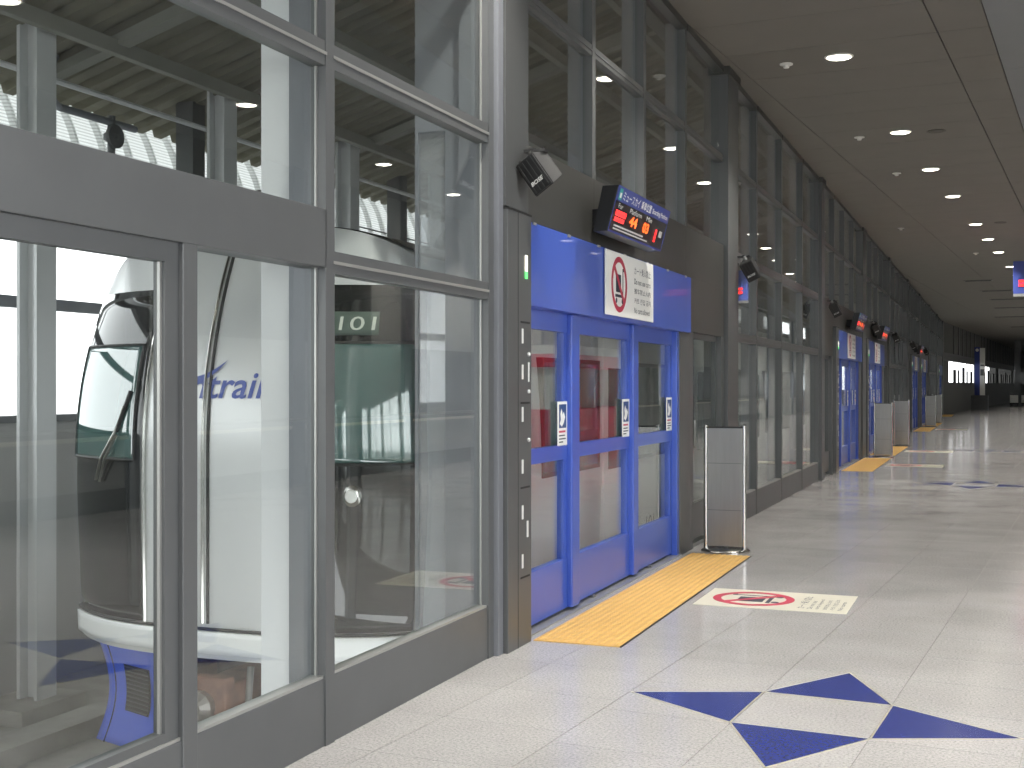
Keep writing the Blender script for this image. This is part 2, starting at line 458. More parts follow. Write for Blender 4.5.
# emergency swing door leaves framed below the operator beam (children of the screen wall)
for k in range(len(near_m)-2):
    a, b = near_m[k]+.035, near_m[k+1]-.035
    mid = b - 1.0
    MB().box(-.075, .0, mid-.045, mid+.045, .0, 2.12).build('door_post', M_FRAME, wl, bevel=.004)
    o = MB().box(-.07, -.02, mid-.125, mid-.045, .30, 2.12).box(-.07, -.02, a, a+.09, .30, 2.12).box(-.07, -.02, a+.09, mid-.125, .30, .345).box(-.07, -.02, a+.09, mid-.125, 2.045, 2.12).build('door_leaf_frame', M_FRAME, wl)
    MB().box(-.046, -.034, mid-.137, mid-.125, .345, 2.045).build('glazing_bead', M_EDGE, o)
    pane(a+.09, mid-.125, .345, 2.045)
    pane(mid+.045, b, .30, 2.12)

# pillars, door bays and further glazing
MB().box(-.22, .03, 6.84, 6.92, 0, CZ).build('end_mullion', M_FRAMEL, wl, bevel=.004); MB().box(-.22, .045, 6.92, 7.10, 2.67, CZ).build('pillar', M_PILLAR, wl); pillar(13.5, 14.08); pillar(21.28, 21.66); pillar(28.35, 29.05, .03)
pillar(35.3, 35.7); pillar(42.8, 43.2); pillar(49.75, 50.45, .03); pillar(56.8, 57.2); pillar(64.3, 64.7); pillar(71.3, 71.9)
glazing([14.08, 15.53, 17.45, 19.42, 21.28])
glazing([35.7, 37.6, 39.4, 41.1, 42.8])
glazing([57.2, 59.1, 61.0, 62.7, 64.3])
def upper(ys):
    for k in range(len(ys)-1):
        a, b = ys[k]+.03, ys[k+1]-.03
        pane(a, b, 3.12, T3-.04); transom(a, b, T3, .08); pane(a, b, T3+.04, CZ-.06); top_rail(a, b)
        MB().box(-.16, .0, ys[k], ys[k+1], 2.64, 3.12).build('header_panel', M_DARK, wl, bevel=.003)
    for y in ys[1:-1]: mullion(y, 3.12, CZ)
MB().box(-.16, .04, 7.10, 7.32, 2.67, CZ).build('pillar', M_PILLAR, wl)
upper([7.32, 8.81, 10.24, 11.73, 13.5])
upper([21.66, 23.4, 25.0, 26.7, 28.35]); upper([29.05, 30.6, 32.2, 33.8, 35.3])
upper([43.2, 44.8, 46.4, 48.0, 49.75]); upper([50.45, 52.0, 53.6, 55.2, 56.8]); upper([64.7, 66.4, 68.0, 69.7, 71.3])

def side_door(y0, y1):
    o = MB().box(-.16, -.0, y0, y1, 2.12, 2.64).build('header_panel', M_DARK, wl, bevel=.003)
    MB().box(-.1, -.0, y0, y0+.16, 0, 2.12).build('jamb', M_PILLAR, wl); MB().box(-.1, -.0, y1-.14, y1, 0, 2.12).build('jamb', M_PILLAR, wl)
    d = MB().frame(-.09, -.05, y0+.16, y1-.14, .06, 2.12, .06).build('side_door_frame', M_FRAME, wl)
    MB().box(-.09, -.05, y0+.22, y1-.2, .12, .42).build('kick_panel', M_FRAME, d)
    MB().tube([(-.02, y0+.32, .98), (-.02, y0+.32, 1.25)], .012).box(-.05, -.015, y0+.31, y0+.33, 1.0, 1.02).box(-.05, -.015, y0+.31, y0+.33, 1.21, 1.23).build('pull_handle', M_STEEL, d)
    pane(y0+.22, y1-.2, .42, 2.06, M_GLASSD)
side_door(11.87, 13.5); side_door(21.66, 23.18); side_door(34.0, 35.3); side_door(43.2, 44.66); side_door(55.45, 56.8)

# platform-end screen behind the near glazing: opaque above, greyed glass below
pe = empty('platform_end_screen', (-.20, 6.83, 0))
tag(pe, 'blue-grey end screen standing behind the glass beside the dark control pillar', 'screen')
MB().box(-.30, 0, -.02, .02, 3.12, 5.8).build('upper_panel', M_FRAMEL, pe)
MB().box(-.28, -.10, -.006, .006, -.2, 3.12).build('greyed_glass', M_HAZE, pe)
MB().box(-.10, .0, -.02, .02, -1.0, 3.12).build('side_frame', M_FRAMEL, pe)
MB().box(-.30, -.28, -.02, .02, -1.0, 3.12).build('edge_frame', M_FRAMEL, pe)
wc = empty('white_casing_column', (-.275, 4.99, -1.0))
tag(wc, 'white boxed column standing behind the glass in front of the train nose', 'column')
MB().box(-.085, .085, -.09, .09, 0, 7.0).build('casing', M_WCOL, wc, bevel=.006)
MB().box(.085, .14, -.05, .05, 0, 7.0).build('grey_flange', M_FRAMEL, wc)

# ------------------------------------------------------------------ platform screen doors
def make_door():
    r = empty('platform_screen_door', (0, 7.32, 0))
    W = 4.50
    h = MB().box(-.10, .03, 0, W, 2.10, 2.63).build('header', M_BLUE, r, bevel=.006)
    for k in range(7): MB().box(.028, .036, .1+k*.69, .16+k*.69, 2.615, 2.632).build('header_clip', M_EDGE, h)
    MB().box(-.14, -.10, 0, W-.3, 1.99, 2.10).build('door_track_cover', M_BLUE, r)
    for (a, b) in ((1.05, 1.22), (2.65, 2.80)):
        MB().box(-.13, -.02, a, b, 0.03, 2.10).build('post', M_BLUE, r, bevel=.012)
    MB().box(-.13, -.01, 4.10, 4.17, 0.0, 2.10).build('post', M_BLUE, r, bevel=.006)
    MB().box(-.13, .0, 4.17, W+.05, 0.0, 2.10).build('end_jamb', M_PILLAR, r, bevel=.004)
    for (a, b) in ((0.0, 1.05), (1.22, 2.65), (2.80, 4.10)):
        lf = MB().box(-.12, -.06, a, b, .03, .38).build('door_leaf', M_BLUE, r, bevel=.004)
        MB().box(-.12, -.06, a, b, 1.08, 1.18).build('mid_rail', M_BLUE, lf)
        MB().box(-.12, -.06, a, b, 1.97, 2.10).build('top_rail', M_BLUE, lf)
        MB().box(-.115, -.065, b-.06, b, .38, 1.97).build('stile', M_BLUE, lf)
        MB().box(-.115, -.062, a, a+.035, .38, 1.97).build('seal_strip', M_EDGE if a == 0 else M_BLUE, lf)
        MB().box(-.095, -.087, a+.035, b-.06, .38, 1.08).build('lower_glass', M_GLASS, lf)
        MB().box(-.095, -.087, a+.035, b-.06, 1.18, 1.97).build('upper_glass', M_GLASS, lf)
        s = MB().box(-.064, -.060, b-.20, b, 1.175, 1.485).build('warning_sticker', M_WHITE, lf)
        MB().box(-.060, -.0585, b-.175, b-.025, 1.30, 1.465).build('pictogram', M_NAVYP, s)
        hnd = [(-.165,1.33),(-.12,1.31),(-.08,1.335),(-.05,1.375),(-.08,1.41),(-.105,1.39),(-.125,1.435),(-.15,1.40),(-.14,1.36)]
        MB().poly([(-.0585, b+p, q) for p, q in hnd], (.001,0,0)).build('hand_mark', M_WHITE, s)
        MB().box(-.060, -.059, b-.175, b-.04, 1.268, 1.282).build('red_line', M_RED, s)
        for (e, zz) in ((.05, 1.243), (.035, 1.220), (.09, 1.198)): MB().box(-.060, -.059, b-.175, b-e, zz, zz+.009).build('print_line', M_INK, s)
    MB().box(-.16, .01, 0, W-.3, 0.0, .012).build('threshold', M_EDGE, r)
    for y in (.2, 1.6, 3.2): MB().box(-.12, -.04, y, y+.08, .012, .03).build('guide_shoe', M_STEEL, r)
    # control pillar
    p = MB().box(-.16, .06, -.40, 0, 0, 2.66).build('control_pillar', M_PILLAR, r, bevel=.005)
    MB().box(.058, .0608, -.235, -.228, .0, 2.66).build('panel_joint', M_BLACK, p)
    MB().box(-.16, .0625, -.401, .0, 2.648, 2.66).build('cap_joint', M_BLACK, p)
    for z in (1.985, 1.49, .97, .42): MB().box(.058, .0612, -.19, -.03, z-.006, z+.006).build('panel_joint', M_BLACK, p)
    lampw = MB().box(.055, .067, -.115, -.085, 2.30, 2.40).build('indicator_lamp', M_LEDW, p)
    MB().box(.055, .0672, -.115, -.085, 2.255, 2.30).build('green_lamp', M_LEDG, lampw)
    for (y, z, hh) in ((-.16,1.90,.09),(-.16,1.68,.09),(-.16,1.42,.09),(-.16,1.10,.085),(-.16,.82,.085),(-.16,.52,.085),(-.16,.42+.13,.0)):
        if hh: MB().box(.055, .064, y-.011, y+.011, z-hh/2, z+hh/2).build('marker_plate', M_SLOT, p)
    MB().box(.055, .064, -.062, -.045, 1.62, 1.74).build('button_label', M_SLOT, p)
    MB().box(.055, .064, -.085, -.062, .66, .76).build('marker_plate', M_SLOT, p)
    for z in (1.79, 1.56, 1.26): MB().lathe((.06, -.055, z), [(.013, 0), (.013, .008), (.009, .012)], 10, 'X').build('push_button', M_SLOT, p)
    return r
DL = ['blue platform screen door with glass leaves beside the near dark control pillar',
      'blue platform screen door, first of the second pair, past the glazed bay',
      'blue platform screen door, second of the second pair, behind the stainless stands',
      'blue platform screen door, first of the third pair along the wall',
      'blue platform screen door, second of the third pair along the wall',
      'blue platform screen door at the far end before the wall turns']
D_Y = [7.32, 23.62, 29.46, 45.1, 50.9, 66.6]
door1 = make_door()
doors = [door1]
for k in range(1, 6):
    d = copy_tree(door1); d.location.y = D_Y[k]; doors.append(d)
for d, l in zip(doors, DL): tag(d, l, 'screen door', 'platform screen doors')

# no-cart signs on the door headers
def no_cart(parent, M, R, s=1.0, ring=None):
    """ring, slash and cart pictogram of radius R about the origin of M's XY plane"""
    def P(pts): return [M @ Vector((x, y, 0)) for x, y in pts]
    nrm = (M.to_3x3() @ Vector((0,0,1))).normalized()
    n = 40; b = MB()
    for k in range(n):
        a, c = 2*PI*k/n, 2*PI*(k+1)/n
        b.poly(P([(R*math.cos(a), R*math.sin(a)), (R*math.cos(c), R*math.sin(c)), (R*.80*math.cos(c), R*.80*math.sin(c)), (R*.80*math.cos(a), R*.80*math.sin(a))]), nrm*.0015)
    d = R*.86*math.sqrt(.5); w = R*.065
    cart = MB()
    cart.poly(P([(-.42*R,-.28*R),(.22*R,-.28*R),(.22*R,.36*R),(-.42*R,.36*R)]), nrm*.001)
    cart.poly(P([(-.5*R,-.46*R),(.5*R,-.46*R),(.5*R,-.36*R),(-.5*R,-.36*R)]), nrm*.001)
    cart.poly(P([(.42*R,-.40*R),(.50*R,-.40*R),(.50*R,.56*R),(.42*R,.56*R)]), nrm*.001)
    cart.poly(P([(.42*R,.50*R),(.66*R,.50*R),(.66*R,.60*R),(.42*R,.60*R)]), nrm*.001)
    for cx in (-.36, .40):
        cart.poly(P([((cx+.1*math.cos(t*PI/5))*R, (-.58+.1*math.sin(t*PI/5))*R) for t in range(10)]), nrm*.001)
    cart.build('cart_pictogram', M_INK, parent)
    b.poly(P([(-d-w, d-w), (-d+w, d+w), (d+w, -d+w), (d-w, -d-w)]), nrm*.0018)
    b.build('prohibition_ring', M_RED, parent)
def header_sign(y):
    r = empty('no_cart_sign', (.038, y, 2.375))
    MB().box(0, .012, -.69, .69, -.245, .245).build('plate', M_WHITE, r, bevel=.004)
    no_cart(r, onwall(-.34, 0, .0125), .215)
    for k, (t, w) in enumerate((('カート乗入禁止', .50), ('Do not use carts', .50), ('推车禁止入内', .50), ('카트 진입 금지', .50), ('No carts allowed', .50))):
        put_text('lettering', t, w if k < 4 else .48, .062 if k == 0 else .045, onwall(.09, .115-k*.078, .013), M_INK, r)
    return r
hs = header_sign(9.64)
HL = ['white no-carts sign with red ring on the near blue header', 'white no-carts sign on the first header of the second door pair',
      'white no-carts sign on the second header of the second door pair', 'white no-carts sign on the first header of the third door pair',
      'white no-carts sign on the second header of the third door pair']
for k in range(5):
    o = hs if k == 0 else copy_tree(hs)
    if k: o.location.y = D_Y[k] + 2.3
    tag(o, HL[k], 'sign', 'no-cart signs on door headers')

# floor signs
def floor_sign():
    r = empty('floor_sign', (1.245, 9.36, 0.0005))
    MB().box(-.545, .545, -.39, .39, 0, .0025).build('plate', M_CREAM, r)
    M = Matrix(((0,-1,0,-.17),(1,0,0,0),(0,0,1,.003),(0,0,0,1)))
    no_cart(r, M, .30)
    for k, (t, w, h) in enumerate((('カート乗入禁止', .52, .06), ('Do not use', .34, .035), ('carts beyond', .42, .035), ('推车禁止入内', .40, .03), ('카트 진입 금지', .45, .03), ('No carts', .36, .03))):
        put_text('lettering', t, w, h, Matrix(((0,-1,0,.24+k*.052),(1,0,0,-.28),(0,0,1,.0035),(0,0,0,1))), M_INK, r)
    return r
fs = floor_sign()
FL = ['cream no-carts floor sticker with red ring beside the near tactile mat', 'cream no-carts floor sticker before the first door of the second pair',
      'cream no-carts floor sticker before the second door of the second pair', 'cream no-carts floor sticker before the third pair of doors']
for k, y in enumerate((9.36, 26.0, 31.6, 47.6)):
    o = fs if k == 0 else copy_tree(fs)
    o.location.y = y; tag(o, FL[k], 'floor sign', 'no-cart floor stickers')

# tactile mats
def make_mat():
    r = empty('tactile_mat', (.065, 7.34, 0.0005))
    L, W = 4.33, .56
    MB().box(0, W, 0, L, 0, .006).build('mat_base', M_YEL, r, bevel=.002)
    d = MB()
    nx, ny = 11, 82
    for i in range(nx):
        for j in range(ny):
            x, y = .03+i*(W-.06)/(nx-1), .03+j*(L-.06)/(ny-1)
            b = len(d.v)
            for rr, z in ((.019, .006), (.011, .0115)):
                for k in range(6): d.v.append((x+rr*math.cos(k*PI/3), y+rr*math.sin(k*PI/3), z))
            for k in range(6): d.f.append((b+k, b+(k+1)%6, b+6+(k+1)%6, b+6+k))
            d.f.append(tuple(b+6+k for k in range(6)))
    d.build('raised_dots', M_YEL, r, fix=False, stuff=True)
    MB().box(W, W+.012, -.0, L, 0, .004).build('edge_strip', M_BLACK, r)
    return r
mt = make_mat()
ML = ['ochre studded tactile mat at the foot of the near blue doors', 'ochre tactile mat before the first door of the second pair',
      'ochre tactile mat before the second door of the second pair', 'ochre tactile mat before the first door of the third pair',
      'ochre tactile mat before the second door of the third pair', 'ochre tactile mat before the far doors where the wall turns']
for k, y in enumerate((7.34, 23.95, 29.5, 45.2, 50.95, 66.8)):
    o = mt if k == 0 else copy_tree(mt)
    o.location.y = y; tag(o, ML[k], 'tactile mat', 'tactile mats before the doors')

# stainless stands
def make_stand():
    r = empty('stainless_stand', (.335, 11.93, 0))
    MB().lathe((0,0,0), [(.235,0),(.235,.012),(.215,.028),(.05,.034)], 40).build('base_disc', M_CHROME, r, smooth=True)
    p = MB().box(-.175, .165, -.018, .018, .05, 1.19).build('panel', M_STEEL, r, bevel=.004)
    for z in (.395, .845): MB().box(-.175, .165, -.0195, -.018, z, z+.005).build('panel_seam', M_FRAME, p)
    for x in (-.19, .18): MB().lathe((x,0,.02), [(.021,0),(.021,1.19),(.012,1.2)], 16).build('side_tube', M_CHROME, r, smooth=True)
    MB().box(-.18, .17, -.022, .022, 1.185, 1.2).build('top_cap', M_BLACK, r)
    return r
st = make_stand()
SL = ['tall stainless steel panel stand on a round base beside the near tactile mat', 'stainless panel stand between the two doors of the second pair',
      'stainless panel stand past the second door of the second pair', 'stainless panel stand between the doors of the third pair', 'stainless panel stand past the last door of the third pair']
for k, (x, y) in enumerate(((.335, 11.95), (.42, 28.85), (.45, 34.1), (.40, 50.5), (.42, 55.5))):
    o = st if k == 0 else copy_tree(st)
    o.location = (x, y, 0); tag(o, SL[k], 'barrier stand', 'stainless stands by the doors')

# departure displays
def make_display():
    r = empty('departure_display', (0, 8.47, 2.69))
    L = 1.48
    MB().poly([(.10,0,.0),(.205,0,.0),(.29,0,.32),(.17,0,.32)], (0,L,0)).build('housing', M_SCREEN, r, bevel=.004)
    MB().box(.0, .15, .3, L-.1, .08, .2).build('mounting_bar', M_BLACK, r)
    ang = math.atan2(.085, .32); H = math.hypot(.085, .32)
    # face frame: text X -> +Y, text Y -> up the slanted face
    up = Vector((math.sin(ang), 0, math.cos(ang))); nr = Vector((math.cos(ang), 0, -math.sin(ang)))
    def F(y, h, o=.003):
        c = Vector((.205, y, 0)) + up*h + nr*o
        return Matrix(((0, up.x, nr.x, c.x), (1, up.y, nr.y, c.y), (0, up.z, nr.z, c.z), (0,0,0,1)))
    def rect(name, y0, y1, h0, h1, m, o=.002, par=r):
        M = F(0, 0, o); return MB().poly([M @ Vector(p) for p in ((y0,h0,0),(y1,h0,0),(y1,h1,0),(y0,h1,0))], tuple(nr*.002)).build(name, m, par)
    rect('blue_frame', 0, L, 0, .014, M_DBLUE); rect('blue_frame', 0, .014, 0, H, M_DBLUE); rect('blue_frame', L-.014, L, 0, H, M_DBLUE)
    band = rect('blue_band', 0.014, L-.014, .225, H, M_DBLUE)
    e = rect('emblem', .05, .12, .235, .315, M_TEAL, .0045); rect('emblem_mark', .065, .10, .25, .285, M_WHITE, .007, e)
    put_text('lettering', 'ミュースカイ', .44, .062, F(.16, .243, .0055), M_WHITE, r, bold=.01)
    put_text('lettering', '乗車位置', .29, .062, F(.64, .243, .0055), M_WHITE, r, bold=.01)
    put_text('lettering', 'Boarding Position', .46, .05, F(.97, .240, .0055), M_WHITE, r, bold=.008)
    put_text('lettering', 'For', .11, .036, F(.10, .178, .005), M_WHITE, r)
    put_text('lettering', 'Platform', .32, .036, F(.40, .178, .005), M_WHITE, r)
    put_text('lettering', 'Min', .16, .036, F(.86, .178, .005), M_WHITE, r)
    rect('led_row', .08, .34, .125, .165, M_LEDR); rect('led_row', .08, .32, .085, .115, M_LEDR)
    put_text('led_digits', '44', .2, .075, F(.45, .09, .005), M_LEDO, r, bold=.03)
    put_text('led_digits', '03', .16, .08, F(.82, .085, .005), M_LEDO, r, bold=.03)
    put_text('led_digits', '1', .05, .10, F(1.18, .05, .005), M_LEDR, r, bold=.02)
    rect('marker', 1.31, 1.39, .10, .15, M_SLOT)
    rect('print_line', .10, .88, .050, .062, M_SLOT); rect('print_line', .10, 1.02, .028, .038, M_SLOT)
    return r
dp = make_display()
for k, (y, l) in enumerate(((8.47, 'tilted departure display with blue band and red digits above the near doors'),
                            (25.1, 'tilted departure display above the first door of the second pair'),
                            (30.9, 'tilted departure display above the second door of the second pair'),
                            (46.6, 'tilted departure display above the third pair of doors'))):
    o = dp if k == 0 else copy_tree(dp)
    o.location.y = y; tag(o, l, 'display', 'departure displays above the doors')

# loudspeakers on the header
def make_speaker():
    r = empty('loudspeaker', (.17, 7.16, 2.88)); r.rotation_mode = 'QUATERNION'
    b = MB()
    fr = [(-.075, -.115), (.075, -.115), (.075, .115), (-.075, .115)]      # front at y=-.1 (wide), back narrower
    bk = [(-.06, -.075), (.06, -.075), (.06, .10), (-.06, .10)]
    n = len(b.v)
    b.v += [(x, -.10, z) for x, z in fr] + [(x, .11, z) for x, z in bk]
    b.f += [(0,1,2,3), (7,6,5,4), (0,4,5,1), (1,5,6,2), (2,6,7,3), (3,7,4,0)]
    b.build('cabinet', M_SPKG, r, bevel=.008)
    g = MB().box(-.07, .07, -.112, -.10, -.108, .108).build('grille', M_SPK, r, bevel=.004)
    sl = MB()
    for k in range(4): sl.box(-.054+k*.034, -.048+k*.034, -.116, -.111, -.10, .10)
    sl.build('grille_rib', M_SPKG, g)
    put_text('brand_lettering', 'BOSE', .10, .024, Matrix(((1,0,0,-.05),(0,0,-1,-.1175),(0,1,0,-.055),(0,0,0,1))), M_SLOT, g, shear=.3, bold=.02)
    MB().tube([(0, .03, .09), (0, .04, .15)], .018).build('bracket_arm', M_STEEL, r)
    MB().lathe((.05, -.06, .112), [(.011,0),(.011,.012),(.006,.016)], 10).build('knob', M_CHROME, r)
    MB().lathe((-.05, -.06, .112), [(.011,0),(.011,.012),(.006,.016)], 10).build('knob', M_CHROME, r)
    return r
sp = make_speaker()
q_near = (Matrix.Rotation(math.radians(-16), 3, 'Z') @ Matrix.Rotation(math.radians(-30), 3, 'Y') @ Matrix.Rotation(math.radians(18), 3, 'X')).to_quaternion()
sp.rotation_quaternion = q_near
SPL = ['black tilted loudspeaker on the dark pillar above the near control pillar', 'black loudspeaker on the header end above the glazed side door',
       'black loudspeaker on the pillar after the second glazed bay', 'black loudspeaker between the doors of the second pair',
       'black loudspeaker on the pillar past the second pair of doors', 'black loudspeaker before the third pair of doors', 'black loudspeaker between the doors of the third pair']
for k, y in enumerate((7.20, 14.0, 21.9, 29.6, 35.6, 43.2, 51.0)):
    o = sp if k == 0 else copy_tree(sp)
    o.location = (.17 if k == 0 else .2, y, 2.90)
    if k: o.rotation_quaternion = (Matrix.Rotation(math.radians(-6), 3, 'Z') @ Matrix.Rotation(math.radians(-24), 3, 'Y') @ Matrix.Rotation(math.radians(26), 3, 'X')).to_quaternion()
    tag(o, SPL[k], 'loudspeaker', 'loudspeakers along the platform wall')
    wb = MB().box(0, .14, -.03, .03, .0, .018).lathe((.06,0,.018), [(.012,0),(.012,.01)], 8).lathe((.12,0,.018), [(.012,0),(.012,.01)], 8)
    br = wb.build('speaker_bracket', M_SPKG)
    br.location = (.052, y+.03, 3.03)
    br.parent = o; br.matrix_parent_inverse = Matrix.Translation(o.location).inverted() if False else (Matrix.Translation(o.location) @ o.rotation_quaternion.to_matrix().to_4x4()).inverted()

# ------------------------------------------------------------------ ceiling fittings
dlp = MB().lathe((0,0,0), [(.105,0.0),(.135,-.012),(.15,-.004),(.15,0.0)], 32).mesh('trim_ring'); dlp.materials.append(M_LAMPRIM)
dll = MB().lathe((0,0,0), [(.118,-.013),(.10,-.0165),(.05,-.018)], 32).mesh('lamp_lens'); dll.materials.append(M_LAMP)
def downlight(p, q, label=None):
    r = empty('downlight', tw(p, q, CZ))
    link('trim_ring', dlp, r); link('lamp_lens', dll, r)
    ld = bpy.data.lights.new('downlight_lamp', 'SPOT'); ld.energy = 200; ld.spot_size = math.radians(105); ld.spot_blend = .6
    ld.shadow_soft_size = .1; ld.color = (1.0, .96, .90)
    lo = bpy.data.objects.new('downlight_lamp', ld); COL.objects.link(lo); lo.parent = r; lo.location = (0, 0, -.03)
    tag(r, label or 'round recessed downlight glowing in the row along the dark ceiling', 'downlight', 'downlights in the ceiling')
qs = [2.6, 6.0, 9.0, 13.37, 17.71, 20.96, 24.14, 28.54, 31.62, 34.82, 39.2, 42.4, 45.6, 50.0, 53.2, 56.4, 60.8, 64.0, 67.2, 71.6, 75.0, 78.2, 83, 90, 95]
DWL = {13.37: 'large bright downlight beside the first smoke detector over the near glazed wall', 17.71: 'downlight between a smoke detector and a round brown ceiling grille',
       20.96: 'downlight just past the one beside the round grille, with a smoke detector near', 28.54: 'downlight beside the farther round brown ceiling grille',
       24.14: 'downlight with no detector or grille beside it, between the two round grilles'}
for q in qs: downlight(-2.55, q, DWL.get(q))
for q in qs[:12]: downlight(2.0, q, 'round recessed downlight in the second row over the middle of the hall')
spm = MB().lathe((0,0,0), [(.07,0),(.07,-.012),(.035,-.022),(.03,-.045),(.012,-.05)], 20).mesh('smoke_detector'); spm.materials.append(M_LAMPRIM)
for k, (p, q) in enumerate(((-3.12, 13.43), (-3.12, 17.83), (-3.10, 21.12), (-4.10, 28.56), (-3.1, 34.8), (-2.75, 50.2))):
    o = link('smoke_detector', spm); o.location = tw(p, q, CZ)
    tag(o, 'small white round smoke detector on the ceiling beside the downlight row', 'smoke detector', 'smoke detectors on the ceiling')
vm_ = MB().lathe((0,0,0), [(.12,0),(.13,-.008),(.10,-.012),(.09,-.006),(.03,-.006)], 24).mesh('ceiling_grille'); vm_.materials.append(mat('brown_grille', (.10,.09,.075), .7))
for p, q in ((-2.1, 17.85), (-2.05, 28.5)):
    o = link('ceiling_grille', vm_); o.location = tw(p, q, CZ); tag(o, 'round brown grille in the ceiling beside the ' + ('downlight that has a smoke detector' if q < 20 else 'downlight near the second pair of doors'), 'ceiling grille', 'round grilles in the ceiling')
for k, (q, p0, p1) in enumerate(((44, -4.3, -3.4), (49, -4.2, -3.1), (54, -4.3, -3.0), (60, -4.6, -2.4), (68, -5.2, -1.5), (80, -5.2, -1.0))):
    r = empty('air_slot', tw((p0+p1)/2, q, CZ), -TH); w = (p1-p0)/2
    MB().box(-w, w, -.16, .16, -.012, 0).build('slot_frame', M_DARK, r)
    MB().box(-w+.05, w-.05, -.05, -.03, -.02, -.012).box(-w+.05, w-.05, .03, .05, -.02, -.012).build('vane', M_BLACK, r)
    tag(r, 'dark linear air slot across the far ceiling', 'air vent', 'air slots across the far ceiling')

# hanging sign at the right edge
hg = empty('hanging_sign', (3.13, 32.3, 3.78))
MB().box(0, 2.6, -.08, .08, .0, .78).build('cabinet', M_DBLUE, hg, bevel=.01)
MB().box(0, 2.6, -.09, .09, -.06, .0).build('bottom_rail', M_EDGE, hg)
for k in range(3):
    MB().box(.12+k*.8, .78+k*.8, -.09, -.08, .17, .24).build('led_row', M_LEDR, hg); MB().box(.12+k*.8, .74+k*.8, -.09, -.08, .27, .33).build('led_row', M_LEDR, hg)
for x in (.5, 2.1): MB().lathe((x, 0, .78), [(.03, 0), (.03, CZ-3.78-.78+.0)], 10).build('hanger_rod', M_FRAME, hg)
tag(hg, 'blue hanging departure sign with red letters below the ceiling', 'hanging sign')

# ------------------------------------------------------------------ far end of the hall
TY = 85.0
tt = empty('totem_sign', (1.75, TY, 0), -TH)
MB().box(-.5, .5, -.3, .3, 0, .95).build('plinth', M_FRAME, tt, bevel=.01)
MB().box(-.3, .02, -.2, .2, .95, 4.0).build('blue_panel', M_DBLUE, tt)
w_ = MB().box(.02, .30, -.21, .19, .95, 3.95).build('white_panel', M_WHITE, tt)
MB().box(.05, .27, -.22, -.21, 2.8, 2.9).box(.05, .27, -.22, -.21, 2.2, 2.6).build('panel_print', M_FRAME, w_)
MB().lathe((-.14, -.2, 3.82), [(.1, 0), (.1, -.03)], 20, 'Y').build('round_emblem', M_WHITE, tt)
tag(tt, 'tall totem sign with one navy and one white face on a grey plinth', 'totem sign')

def far_bench(x, y):
    r = empty('luggage_cart', (x, y, 0))
    MB().box(-.28, .28, -.45, .45, .28, .85).build('box_body', M_WHITE, r, bevel=.03)
    MB().box(-.3, .3, -.5, .5, .2, .28).build('chassis', M_BLACK, r)
    MB().tube([(-.28,.5,.28),(-.28,.55,1.0),(.28,.55,1.0),(.28,.5,.28)], .02).build('push_bar', M_STEEL, r)
    for sx in (-.25, .25):
        for sy in (-.36, .36): MB().lathe((sx-.02, sy, .1), [(.1, 0), (.1, .04)], 14, 'X').build('wheel', M_BLACK, r)
    return r
tag(far_bench(3.95, 100), 'pale boxy cart on dark wheels on the far hall floor beside the grey column', 'cart', 'carts at the far end')
tag(far_bench(4.75, 100.5), 'pale boxy cart on dark wheels on the far hall floor just past the grey column', 'cart', 'carts at the far end')
fc = MB().box(-.22, .22, -.22, .22, 0, CZ).box(-.3, .3, -.3, .3, 0, .2).build('hall_column', M_FRAME); fc.location = (4.25, 104, 0)
tag(fc, 'grey square column standing in the far hall beside the carts', 'column')

# screen wall past the bend: dark mullions over a band of daylight openings
wf = empty('wall_far', (0, KINK, 0), -TH); wf['kind'] = 'structure'; wf['label'] = 'far stretch of the platform screen wall with daylit openings'
LF = 74.0
MB().box(-.03, 0, 0, LF, 0, 1.75).build('lower_panel', M_DARKW, wf); MB().box(-.03, .02, 0, LF, 2.95, 3.4).build('upper_header', M_DARK, wf)
MB().box(-.03, 0, 0, LF, 3.4, CZ).build('upper_panel', M_DARKW, wf)
yy = 0.0; k = 0
while yy < LF:
    w = 3.0 if k % 6 == 0 else .12
    MB().box(-.03, .0, yy, yy+w, 1.75, 2.95).build('screen_post', M_DARKW, wf)
    MB().box(0, .05, yy, yy+.3, 3.4, CZ).build('mullion', M_PILLAR, wf)
    if k % 6: MB().box(-.03, .0, yy+.12, yy+(1.5 if k % 2 else .9), 1.75, 2.5 if k % 3 else 2.7).build('gate_leaf', M_BLACK, wf)
    yy += w + 2.4; k += 1
wb_ = MB().box(0, 18, 0, .2, 0, CZ).build('wall_back', M_DARKW); wb_.location = (2, 140, 0); wb_['kind'] = 'structure'

# ------------------------------------------------------------------ right side of the hall: sill wall, piers and open daylight windows
wr = empty('wall_right'); wr['kind'] = 'structure'; wr['label'] = 'window wall on the far side of the hall'
WY = 9.2                        # tall daylight windows up to here, then a solid wall with narrow lights
MB().box(XR, XR+.2, Y0, WY, 0, .45).build('sill_wall', M_WALL, wr)
MB().box(XR-.12, XR+.2, Y0, WY, .45, .50).build('window_sill', M_CREAM, wr)
MB().box(XR, XR+.2, Y0, WY, 4.85, CZ).build('head_wall', M_WALL, wr)
yy = Y0
while yy < WY:
    MB().box(XR-.05, XR+.2, yy, yy+.35, .5, 4.85).build('pier', M_WALL, wr)
    MB().box(XR+.08, XR+.12, yy+1.9, yy+1.96, .5, 4.85).build('window_mullion', M_FRAME, wr)
    yy += 3.62
MB().box(XR, XR+.2, WY, Y1, 0, .9).build('dado_wall', M_WALL, wr)
MB().box(XR-.06, XR, WY, 60, .9, .95).build('dado_rail', M_CREAM, wr)
MB().box(XR-.02, XR, WY, 60, 0, .28).build('skirting', M_PILLAR, wr)
